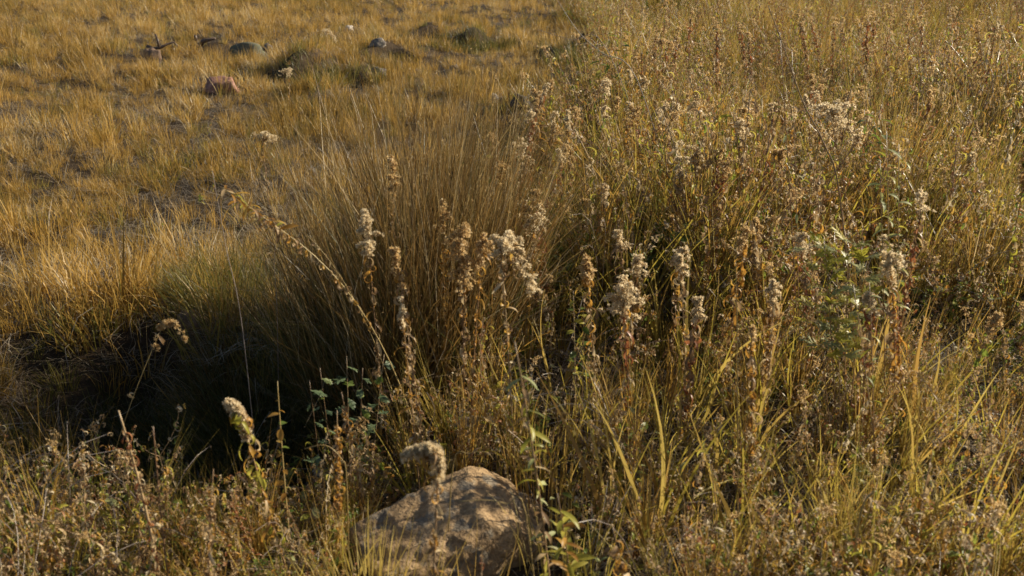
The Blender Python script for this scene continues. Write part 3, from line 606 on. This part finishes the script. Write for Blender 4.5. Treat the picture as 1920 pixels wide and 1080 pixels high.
TUFTS = [
    ('broad yellow grass tuft spreading in a V, tallest at the front', 1385, 1.98, 9, .50, .26), ('upright yellow grass tuft right of the boulder', 1165, 2.15, 7, .36, .16),
    ('narrow pair of leaning yellow blades in front of the spreading V tuft', 1270, 1.78, 4, .30, .2), ('stiff tan grass tuft beside the spreading V tuft', 1470, 1.95, 9, .45, .2),
    ('orange brown leaning blades at the far lower corner', 1620, 1.72, 7, .40, .28), ('thin brown grass tuft at the frame edge', 1690, 2.05, 9, .45, .25),
    ('bright yellow grass tuft at the lower left of the boulder', 665, 1.80, 8, .30, .16), ('short yellow tuft under the nodding cream seed head', 475, 1.78, 10, .28, .18),
    ('golden tuft between the boulder and the cream seed head', 560, 1.72, 8, .26, .25), ('thin golden tuft under the branching dry weed', 345, 1.80, 8, .27, .25),
    ('yellow tuft in the middle weeds below the silvery sage plant', 1490, 2.65, 8, .38, .22), ('long arching yellow blades beside the white double head', 1040, 2.9, 6, .50, .2),
    ('straight golden tuft in the weeds left of the sage plant', 1440, 3.3, 9, .52, .22), ('leaning straw blades above the sage plant', 1500, 4.0, 8, .55, .3),
    ('green gold tuft behind the white double head', 1230, 3.2, 10, .42, .25), ('slim yellow tuft in the weeds far right', 1590, 2.5, 8, .40, .2),
    ('bent tan tuft right of the yellow leafy stalk', 1130, 1.72, 6, .26, .3), ('tan grass tuft behind the boulder', 800, 2.45, 9, .30, .25),
    ('yellow tuft in dry weeds, two tufts right of the leafy stalk', 1330, 2.35, 8, .36, .22), ('pale tuft low on the right among tangled stems', 1560, 2.1, 9, .36, .25),
    ('upright tan tuft between the boulder and the spreading V tuft', 1215, 1.98, 8, .34, .12), ('slim golden blades just right of the upright tuft by the boulder', 1245, 2.25, 7, .36, .14), ('golden tuft behind the spreading V tuft', 1400, 2.30, 9, .42, .18),
    ('crossing tan blades at the lower right, nearest the frame edge', 1660, 1.85, 9, .38, .32), ('orange tan tuft at the bottom edge below the spreading V tuft', 1440, 1.62, 9, .30, .24), ('loose yellow tuft right of the stiff tan one', 1540, 1.85, 8, .40, .26),
    ('short ochre tuft at the bottom edge right of the yellow leafy stalk', 1300, 1.60, 8, .24, .3), ('ochre tuft at the lower left corner beside the dark bluish stone', 290, 1.72, 9, .24, .28)]
for a in TUFTS: tall_tuft(*a)
for i in range(18):
    px, Y, nb, hb = random.uniform(1080, 1800), random.uniform(1.72, 2.9), random.randint(6, 11), random.uniform(.36, .62)
    tall_tuft('%s loose straw yellow tuft %s, %s' % ('tall' if hb > .44 else 'short', 'in the front weeds' if Y < 2.2 else 'in the second row of weeds' if Y < 2.6 else 'below the sage plant row', 'right of the boulder' if px < 1280 else 'behind the spreading V tuft' if px < 1450 else 'under the sage plant' if px < 1640 else 'at the far edge'), px, Y, nb, hb, .22)

# ---------------------------------------------------------------- goldenrods and other single plants
def head_mesh(path, size, mat, n, droop=0.3, arms=6):
    """fluffy seed head: florets packed on short arching arms round the end of the stem"""
    mb = MB(); cs = []; ns = []; L = len(path)
    def along(pts, cnt, rad):
        for _ in range(cnt):
            u = random.random() * (len(pts) - 1.001); i = int(u); p = pts[i].lerp(pts[i + 1], u - i); nn = Vector((random.gauss(0, 1), random.gauss(0, 1), random.gauss(.7, .8))).normalized(); cs.append(tuple(p + nn * rad * random.uniform(.5, 1))); ns.append(tuple(nn))
    if arms == 0:
        along(path, n, size); fluff(mb, M[mat], cs, ns, .008, 9, .0017); return mb
    tip = path
    arms = int(arms * 2.2)
    for i in range(arms):
        u = random.random() ** .7; q = u * (len(tip) - 1.001); p = tip[int(q)].lerp(tip[int(q) + 1], q - int(q)); size_ = size * (1.15 - .6 * u); az = random.uniform(0, 6.28); ln = size_ * random.uniform(.3, .8); dr = Vector((math.cos(az), math.sin(az), .5)).normalized()
        b = bez(p, p + dr * ln * .7 + Vector((0, 0, ln * .3)), p + dr * ln + Vector((0, 0, -droop * ln)), 4); tube(mb, M['stem'], b, .0009, .0006, 3, .5); along(b[1:], max(2, int(n * .75 / arms)), size * .06)
    along(tip, n - int(n * .75), size * .10)
    fluff(mb, M[mat], cs, ns, .0095, 10, .0017)
    return mb
def plant(name, label, cat, base, path, stem_mat='stem', r=.0028, leaves=(), head=None, group=None):
    """path: points from ground up, world; leaves: (from t, to t, count, length, kind, [materials], droop)"""
    t = thing(name, label, cat, base, 0, group); loc = [p - base for p in path]
    mb = MB(); tube(mb, M[stem_mat], loc, r, r * .45, 5, random.random()); mb.build('stem', t, True)
    for t0, t1, cnt, ln, kind, mats, droop in leaves:
        cnt = int(cnt * 1.5)
        for i in range(cnt):
            u = (t0 + (t1 - t0) * (i + random.random() * .8) / cnt) * (len(loc) - 1); j = min(int(u), len(loc) - 2); p = loc[j].lerp(loc[j + 1], u - j)
            o = link('leaf', leaf_mesh(kind, random.choice(mats)), t, loc=p); s = 1.3 * ln * random.uniform(.65, 1.25); o.scale = (s, s, s)
            o.rotation_euler = (random.gauss(0, .4), droop + random.gauss(0, .35), i * 2.4 + random.gauss(0, .4))
    if head:
        if 'path' in head: hp = [p - base for p in head['path']]
        else: hp = loc
        head_mesh(hp, head.get('size', .06) * (1.35 if head.get('arms', 7) else 1), head.get('mat', 'fluff'), int(head.get('n', 110) * 1.9), head.get('droop', .3), head.get('arms', 7)).build('seed_head', t)
    return t
def rod(label, bpx, Y, top, size=.06, n=110, dy=0.0, bulge=(0, 0), lv=18, ll=.042, lm=('dry_leaf', 'dry_leaf', 'dry_leaf', 'amber_leaf'), mat='fluff', nod=None, kind='curl', droop=.55, r=.0028, arms=7, hd=.3, t0=.25, group=None, name='goldenrod', cat='goldenrod', stem='stem'):
    """a dead goldenrod from the ground at column bpx and depth Y to the photo point top"""
    b = B(bpx, Y); T = P(top[0], top[1], Y + dy); c = b.lerp(T, .5) + Vector((bulge[0], 0, bulge[1])) + (Vector((b.x, b.y, 0)) - Vector((T.x, T.y, 0))) * .2
    path = bez(b, c, T, 14)
    if nod:
        Nn = P(nod[0], nod[1], Y + dy); path += bez(T, T + (path[-1] - path[-2]).normalized() * (Nn - T).length * .9, Nn, 7)[1:]
    hd_ = dict(size=size, n=n, mat=mat, arms=arms, droop=hd, path=(path[-9:] if nod else (path[-4:] if arms > 8 else path[-3:]))) if n else None
    return plant(name, label, cat, b, path, stem, r, [(t0, .93, lv, ll, kind, list(lm), droop)], hd_, group)

D4 = ('dry_leaf', 'dry_leaf', 'dry_leaf', 'amber_leaf')
# around the russet clump
rod('goldenrod with a curled white head in front of the russet clump', 735, 2.62, (688, 402), .050, 130, lv=22, bulge=(-.02, 0))
rod('goldenrod with a small tan head and long leafy stem, next to the curled white one', 800, 2.45, (742, 470), .036, 80, lv=34, ll=.036, mat='tan_fluff')
rod('large goldenrod with a branching tan head and an amber side plume', 872, 2.55, (868, 425), .085, 210, lv=30, mat='tan_fluff', arms=10, hd=.9)
rod('goldenrod side plume of amber dried florets leaning right off the branching tan head', 880, 2.57, (908, 438), .05, 100, lv=16, lm=('amber_leaf',), mat='tan_fluff', hd=1.0)
rod('goldenrod with a big white head drooping to the right, right of the branching tan head', 965, 2.40, (940, 484), .070, 190, lv=26, nod=(1000, 560), arms=11)
rod('goldenrod with a white fluffy double head above orange leaves', 1180, 2.55, (1165, 528), .075, 200, lv=30, lm=('amber_leaf', 'dry_leaf', 'red_leaf'), arms=11)
rod('goldenrod with a small tan tip left of the white double head', 1120, 2.6, (1098, 488), .045, 90, lv=24, lm=D4, mat='tan_fluff')
rod('goldenrod with a dull grey tip behind the white double head', 1185, 3.1, (1158, 436), .040, 60, lv=20)
rod('slim goldenrod with a single pale cottony tip alone in the weeds', 1285, 2.7, (1274, 484), .030, 70, lv=16, arms=4)
rod('goldenrod with two small white heads behind the drooping white one', 1010, 3.3, (982, 382), .05, 90, lv=22, lm=('red_leaf', 'dry_leaf'))
rod('goldenrod with a white tip leaning out of reddish leaves', 1030, 3.25, (1012, 388), .035, 50, lv=22, lm=('red_leaf', 'dry_leaf'))
rod('tall goldenrod with tan head at the right side of the russet clump', 955, 3.4, (942, 305), .055, 90, lv=20, mat='tan_fluff')
rod('goldenrod tip poking out of the top of the russet clump', 750, 2.95, (736, 298), .040, 70, lv=16, mat='tan_fluff')
rod('amber leaved goldenrod inside the russet clump with a whitish tip', 838, 2.85, (830, 378), .035, 60, lv=22, lm=('amber_leaf',), mat='tan_fluff')
rod('short leafy goldenrod with a round bud in front of the russet clump', 790, 2.3, (750, 556), .018, 30, lv=26, ll=.034, arms=3)
# right hand weeds
rod('goldenrod with a rounded white head in the middle of the right weeds', 1320, 4.0, (1305, 282), .085, 170, lv=26, arms=10)
rod('tall amber goldenrod with a white collar under a narrow spire', 1398, 4.2, (1393, 208), .06, 120, lv=34, lm=('amber_leaf', 'dry_leaf'), mat='tan_fluff')
rod('goldenrod with a small white head just below the narrow spire', 1392, 4.1, (1384, 240), .075, 120, lv=22)
rod('goldenrod with a very large white fluffy head near the right edge', 1600, 3.7, (1560, 232), .11, 260, lv=26, nod=(1612, 272), arms=13)
rod('small tan goldenrod head below the narrow spire', 1470, 3.9, (1460, 284), .06, 90, lv=18, mat='tan_fluff')
rod('goldenrod with small white tip, the left one of a distant pair', 1450, 4.9, (1446, 196), .05, 60, lv=16)
rod('goldenrod with small white tip, the right one of a distant pair', 1488, 4.9, (1484, 200), .045, 50, lv=16)
rod('bushy amber goldenrod with a pale plume far right of the russet clump', 1195, 4.6, (1188, 205), .07, 110, lv=40, ll=.055, lm=('amber_leaf', 'amber_leaf', 'dry_leaf'), mat='tan_fluff', kind='flat', droop=.1)
rod('bushy amber goldenrod shorter and right of the pale plumed one', 1240, 4.4, (1236, 240), .04, 60, lv=40, ll=.055, lm=('amber_leaf', 'dry_leaf'), mat='tan_fluff', kind='flat', droop=.1)
rod('slender goldenrod with a round cream tip beside the bushy amber ones', 1250, 4.9, (1246, 196), .045, 70, lv=20)
rod('amber goldenrod with an upright cream spike near the dark hole', 1010, 5.6, (1006, 172), .07, 110, lv=34, ll=.06, lm=('amber_leaf', 'dry_leaf'), mat='tan_fluff', kind='flat', droop=.1)
rod('amber leafy goldenrod standing between the dark hole and the bushy amber ones', 1050, 4.8, (1040, 240), .06, 80, lv=40, ll=.055, lm=('amber_leaf', 'lime_leaf'), mat='tan_fluff', kind='flat', droop=.1)
rod('goldenrod with a bent orange leafy stem under the sage plant', 1690, 2.6, (1655, 445), .03, 30, lv=36, lm=('amber_leaf', 'red_leaf'))
rod('brown goldenrod with a pinkish fluffy head left of the sage plant', 1525, 2.85, (1498, 440), .05, 80, lv=26, lm=('dry_leaf', 'red_leaf'))
rod('brown leafy goldenrod in the lower right weeds with a yellowish top', 1405, 2.25, (1408, 615), .02, 24, lv=34, lm=('dry_leaf', 'amber_leaf'), mat='tan_fluff')
rod('dry goldenrod stalk with ochre curled leaves at the upper middle', 1205, 3.9, (1200, 352), .03, 30, lv=30, lm=('dry_leaf', 'red_leaf'))
rod('tall leaning grey headed goldenrod at the right edge of the weeds', 1672, 2.5, (1668, 480), .07, 110, lv=26)
rod('arched pale plume hanging over the top of the tall weeds', 1180, 6.5, (1215, 108), .10, 120, lv=8, nod=(1278, 100), arms=9, hd=.9, mat='tan_fluff')
# small pale tufts out in the field
rod('pale dead plume standing alone far out in the golden grass', 615, 11.6, (612, 66), .16, 110, lv=6, nod=(632, 80), hd=.9, r=.004)
rod('tiny whitish plume farthest out at the top of the field', 715, 17.0, (708, 6), .22, 110, lv=4, nod=(738, 4), hd=.6, r=.005)
rod('low pale tuft of seed fluff left of the russet clump', 505, 5.1, (492, 262), .09, 120, lv=10, nod=(515, 268), hd=.6)
rod('small pale fluff tuft in front of the shaded earth bank', 545, 8.4, (540, 132), .12, 90, lv=6, hd=.6)
# foreground left
rod('goldenrod with a nodding cream head and pale stacked leaves before the dark hollow', 560, 1.82, (458, 800), .010, 210, lv=40, ll=.042, lm=('dry_leaf', 'amber_leaf', 'lime_leaf'), nod=(428, 758), mat='sunlit_cream_fluff', arms=0, bulge=(-.02, 0), r=.003)
rod('blurred goldenrod with a hooked white head rising in front of the boulder', 810, 1.50, (822, 872), .011, 190, lv=26, ll=.036, lm=('amber_leaf', 'dry_leaf'), nod=(762, 856), arms=0)
rod('pink budded dry stalk in front of the boulder face', 900, 1.42, (905, 985), .02, 0, lv=26, ll=.014, lm=('dry_leaf', 'red_leaf'), r=.002)
rod('brown curly leaved goldenrod at the lower edge right of the boulder', 1200, 1.5, (1148, 985), .02, 0, lv=34, ll=.034, lm=('amber_leaf', 'dry_leaf'))
rod('yellow leafy stalk right of the boulder with a bright top', 1090, 1.55, (1045, 925), .02, 0, lv=30, ll=.04, lm=('lime_leaf', 'lime_leaf', 'amber_leaf'), kind='flat', droop=-.3, name='leafy_stalk', cat='leafy stalk')
rod('grey green blurred stalk leaning left above the boulder', 1045, 1.62, (965, 640), .02, 0, lv=38, ll=.032, lm=('sage_leaf', 'lime_leaf', 'dry_leaf'), kind='flat', droop=.2, name='leafy_stalk', cat='leafy stalk', r=.003)
rod('yellowish leafed weed with round leaves in front of the dark hollow', 545, 2.05, (520, 715), .02, 0, lv=10, ll=.022, lm=('amber_leaf', 'green_leaf'), kind='round', droop=.2, name='leafy_sprig', cat='weed', stem='straw_stem')
rod('dry nodding seed stalk arching over the dark hollow', 170, 2.35, (300, 622), .028, 60, dy=.1, lv=3, nod=(352, 640), lm=('dry_leaf',), mat='tan_fluff', r=.0016, arms=4, hd=1.0, stem='straw_stem', name='seed_stalk', cat='seed stalk')
rod('thick reddish dry stalk leaning left at the rim of the hollow', 315, 1.75, (222, 770), .02, 0, lv=24, ll=.028, lm=('dry_leaf', 'red_leaf'), r=.0048, bulge=(.02, .03), name='dead_stalk', cat='dead stalk')
rod('reddish dry stalk with stub branches next to the leaning one', 330, 1.72, (287, 800), .02, 0, lv=14, ll=.02, r=.003, name='dead_stalk', cat='dead stalk')
rod('bushy brown dry weed in the lower left with curled leaves', 395, 1.68, (400, 880), .02, 0, lv=44, ll=.028)
rod('brown dry weed beside the round grey stone', 640, 1.95, (632, 770), .02, 0, lv=44, ll=.028, lm=('dry_leaf', 'amber_leaf'))
rod('dry curly goldenrod between the boulder and the dark hollow', 690, 2.2, (640, 735), .02, 0, lv=40, ll=.03)

# arching leafy stalk across the clump
b = B(800, 2.55); path = bez(b, P(735, 590, 2.5), P(560, 455, 2.45), 12) + bez(P(560, 455, 2.45), P(490, 405, 2.42), P(418, 352, 2.4), 8)[1:]
plant('arching_stalk', 'long straw coloured stalk arching left across the russet clump, with a yellow green leafy tip', 'goldenrod', b, path, 'straw_stem', .0026,
      [(.35, .8, 26, .032, 'curl', ['dry_leaf', 'dry_leaf', 'amber_leaf'], .5), (.70, 1, 34, .034, 'flat', ['lime_leaf', 'amber_leaf', 'dry_leaf', 'amber_leaf'], .3)])
b2 = B(770, 2.7); plant('arching_stalk', 'thinner second straw stalk arching left just above the first', 'goldenrod', b2, bez(b2, P(700, 560, 2.65), P(575, 440, 2.6), 12), 'straw_stem', .0022, [(.5, 1, 12, .025, 'curl', ['dry_leaf', 'amber_leaf'], .5)])

# thin bare stems
def wand(label, pts, Y, r=.0016, mat='grey_stem', dy=0.0, base_px=None, lv=0):
    b = B(base_px if base_px is not None else pts[0][0], Y); n = len(pts); pp = [b] + [P(px, py, Y + dy * (i + 1) / n) for i, (px, py) in enumerate(pts)]
    sm = []
    for i in range(len(pp) - 1):
        p0, p1, p2, p3 = pp[max(i - 1, 0)], pp[i], pp[i + 1], pp[min(i + 2, len(pp) - 1)]
        for s in range(5):
            t = s / 5; sm.append(.5 * ((2 * p1) + (p2 - p0) * t + (2 * p0 - 5 * p1 + 4 * p2 - p3) * t * t + (3 * p1 - p0 - 3 * p2 + p3) * t ** 3))
    sm.append(pp[-1])
    return plant('bare_stem', label, 'stem', b, sm, mat, r, [(.3, 1, lv, .014, 'curl', ['dry_leaf'], .4)] if lv else ())
wand('thin grey stem standing up over the left of the hollow, curving right at its foot', [(455, 620), (425, 470), (398, 320)], 2.6, .0019, base_px=495)
wand('second thin grey stem standing beside the green clump', [(520, 600), (515, 470), (540, 380)], 2.9, .0014, base_px=525)
wand('long thin curved dead twig crossing in front of the far weeds', [(1195, 150), (1130, 100), (1085, 60), (1045, 0)], 4.6, .0026, base_px=1280, lv=6)
wand('thin side twig of the dead bush, nearly level above the shaded bank', [(1140, 95), (1070, 75), (1008, 55)], 4.7, .0018, base_px=1260, lv=4)
wand('reddish brown stem leaning at the upper right, passing the large white head', [(1575, 370), (1545, 270), (1505, 190), (1470, 90), (1440, 10)], 2.9, .0034, 'stem', base_px=1610, lv=26)
wand('tan upright stem rising out of the lower right weeds', [(1382, 640), (1380, 520), (1381, 430)], 2.1, .0020, 'straw_stem', base_px=1384)
wand('straw stem leaning right above the sage plant', [(1450, 470), (1475, 400), (1503, 360)], 3.2, .0022, 'straw_stem', base_px=1430)
wand('pale bent straw arching over the boulder top', [(850, 870), (880, 850), (912, 848), (925, 862)], 1.95, .0016, 'straw_stem', base_px=838)
wand('curved tan stem hooking over the boulder face', [(985, 960), (950, 945), (915, 938), (862, 940)], 1.60, .0018, 'straw_stem', base_px=1020)
wand('fine pale stem between the russet clump and the boulder', [(802, 820), (815, 770), (800, 735)], 2.35, .0013, base_px=795)
wand('arched pale stem in the weeds left of the boulder', [(650, 900), (640, 860), (610, 835), (570, 842)], 1.9, .0016, 'straw_stem', base_px=655)
wand('thick orange straw leaning right at the lower right corner', [(1610, 980), (1640, 920)], 1.65, .0036, 'straw_stem', base_px=1590)

# leafy green plants
def leafy(label, pts, mats, kind, ln, n_each, name, cat, stem='stem', droop=.1):
    """pts: (column, depth, top) of every shoot"""
    b0 = B(pts[0][0], pts[0][1]); t = thing(name, label, cat, b0)
    for px, Y, top in pts:
        b = B(px, Y); T = P(top[0], top[1], Y); loc = [p - b0 for p in bez(b, b.lerp(T, .5) + Vector((0, 0, .03)), T, 8)]; mb = MB(); tube(mb, M[stem], loc, .002, .001, 4, random.random()); mb.build('stem', t, True)
        for i in range(n_each):
            u = (.45 + .55 * i / n_each) * 8; j = min(int(u), 7); o = link('leaf', leaf_mesh(kind, random.choice(mats)), t, loc=loc[j].lerp(loc[j + 1], u - j)); s = ln * random.uniform(.7, 1.2); o.scale = (s, s, s); o.rotation_euler = (random.gauss(0, .3), droop + random.gauss(0, .3), i * 2.4 + random.gauss(0, .3))
leafy('bluish green mugwort with cut leaves in the shade below the russet clump', [(640, 2.45, (600, 690)), (660, 2.5, (650, 668)), (690, 2.5, (720, 665)), (620, 2.4, (580, 712)), (670, 2.42, (680, 690))], ['mugwort', 'mugwort', 'mugwort', 'green_leaf'], 'lobed', .046, 9, 'mugwort', 'mugwort')
leafy('silvery green sage plant with a spreading yellow tipped top in the right weeds', [(1570, 2.52, (1545, 445)), (1580, 2.57, (1590, 432)), (1560, 2.52, (1515, 440)), (1590, 2.57, (1620, 445)), (1575, 2.55, (1568, 455))], ['sage_leaf', 'lime_leaf', 'lime_leaf'], 'fine', .075, 16, 'sage_plant', 'sage', droop=-.5)
leafy('yellow green leafy weed at the top of the tall weeds', [(1150, 6.4, (1140, 58)), (1165, 6.4, (1165, 50)), (1140, 6.5, (1120, 75))], ['lime_leaf', 'green_leaf'], 'flat', .09, 14, 'leafy_weed', 'weed')
leafy('pale green leafy weed cut by the right edge', [(1670, 2.6, (1662, 245)), (1660, 2.6, (1650, 300)), (1680, 2.65, (1685, 270))], ['sage_leaf', 'lime_leaf'], 'flat', .05, 20, 'leafy_weed', 'weed')
leafy('grey green leafy top beside the leaning reddish brown stem', [(1500, 3.0, (1485, 95)), (1500, 3.0, (1462, 60))], ['sage_leaf', 'dry_leaf'], 'flat', .04, 14, 'leafy_weed', 'weed')
leafy('low lime green sprig in the weeds left of the white double head', [(1080, 2.6, (1075, 545)), (1090, 2.6, (1095, 560))], ['lime_leaf', 'green_leaf'], 'round', .035, 8, 'leafy_sprig', 'weed')
leafy('low bright green sprig beside the far right dark clump', [(1640, 4.2, (1620, 205)), (1650, 4.2, (1650, 215)), (1660, 4.2, (1640, 230))], ['green_leaf'], 'flat', .06, 14, 'leafy_sprig', 'weed')
leafy('small pale green sprig low in the lower right weeds', [(1650, 2.3, (1600, 535)), (1640, 2.3, (1630, 530))], ['sage_leaf', 'lime_leaf'], 'flat', .04, 9, 'leafy_sprig', 'weed')

# reddish stalks along the top of the weeds
for i, (px, py, Y) in enumerate([(1225, 30, 7.5), (1262, 45, 7.2), (1300, 25, 8.0), (1345, 50, 7.0), (1380, 20, 8.2), (1410, 45, 7.4), (1505, 25, 7.8), (1535, 8, 8.4), (1560, 20, 7.8), (1588, 12, 8.0), (1615, 28, 7.4), (1640, 6, 8.2), (1660, 20, 7.6), (1700, 14, 7.8), (1730, 30, 7.2), (1780, 18, 7.8), (1840, 26, 7.4)]):
    rod('%s reddish stalk, top of the weeds, %s' % ('nearer' if Y < 7.45 else 'farther' if Y > 8 else 'slim', 'by the yellow green leafy weed' if px < 1290 else 'left of the leaning reddish brown stem' if px < 1440 else 'right of the leaning reddish brown stem' if px < 1600 else 'above the dark green clump' if px < 1690 else 'past the dark green clump'), px + 6, Y, (px + random.gauss(0, 8), py + random.uniform(-8, 30)), .06, 40, lv=random.randint(24, 44), ll=random.uniform(.04, .065), bulge=(random.gauss(0, .05), 0), lm=('red_leaf', 'dry_leaf', 'dry_leaf'), group='reddish stalks at the top of the weeds', name='red_stalk', cat='weed stalk', mat='tan_fluff', t0=.35)

for i in range(64):
    Y = random.uniform(2.45, 6.2); px = random.uniform(960, 1900) if i % 3 else random.uniform(880, 1300); b = B(px, Y); hh = random.uniform(.45, .74); d = (b + Vector((0, 0, hh)) - cam.location); d /= d.dot(fwd)
    lm_, lw = random.choice([(D4, 'tan leaved'), (('amber_leaf', 'dry_leaf'), 'amber leaved'), (('dry_leaf', 'red_leaf'), 'reddish leaved'), (('dry_leaf', 'lime_leaf', 'green_leaf'), 'half green')]); fm, fw = random.choice([('fluff', 'whitish'), ('tan_fluff', 'tan')])
    near = 'front weeds' if Y < 3.7 else 'mid weeds' if Y < 5 else 'back weeds'; side = 'behind the russet clump' if px < 1060 else 'in line with the sage plant' if 1480 < px < 1680 else 'beyond the sage plant' if px >= 1680 else 'between russet clump and sage plant'
    rod('%s%s goldenrod, thin %s plume, %s, %s' % ('tall ' if hh > .6 else '', lw, fw, near, side), px, Y, (960 + d.x * FPX + random.gauss(0, 14), 540 - d.dot(upv) * FPX), random.uniform(.03, .055), random.randint(40, 90), lv=random.randint(20, 34), ll=random.uniform(.04, .055), lm=lm_, mat=fm, bulge=(random.gauss(0, .03), 0), group='faded goldenrods scattered through the right hand weeds')

# fallen rust coloured leaves
def fallen(label, px, py, Y, s):
    mb = MB(); g = random.choice(LEAFGEO['round']); mb.add(g[0], g[1], M['rust'], random.random(), g[2]); o = mb.build('fallen_leaf', None, True); p = G(px, py); o.location = (p.x, p.y, p.z + .02); o.scale = (s, s, s); o.rotation_euler = (.3, -.5, random.uniform(0, 6)); tag(o, label, 'leaf')
fallen('rust orange dead leaf wedged beside the right face of the boulder', 1005, 980, 1.9, .06)
fallen('large rust orange leaf at the bottom edge right of the boulder', 1190, 1062, 1.5, .05)
fallen('rust brown leaf at the bottom edge below the boulder', 1105, 1066, 1.5, .05)
fallen('small red brown leaf just behind the boulder', 855, 832, 2.3, .035)
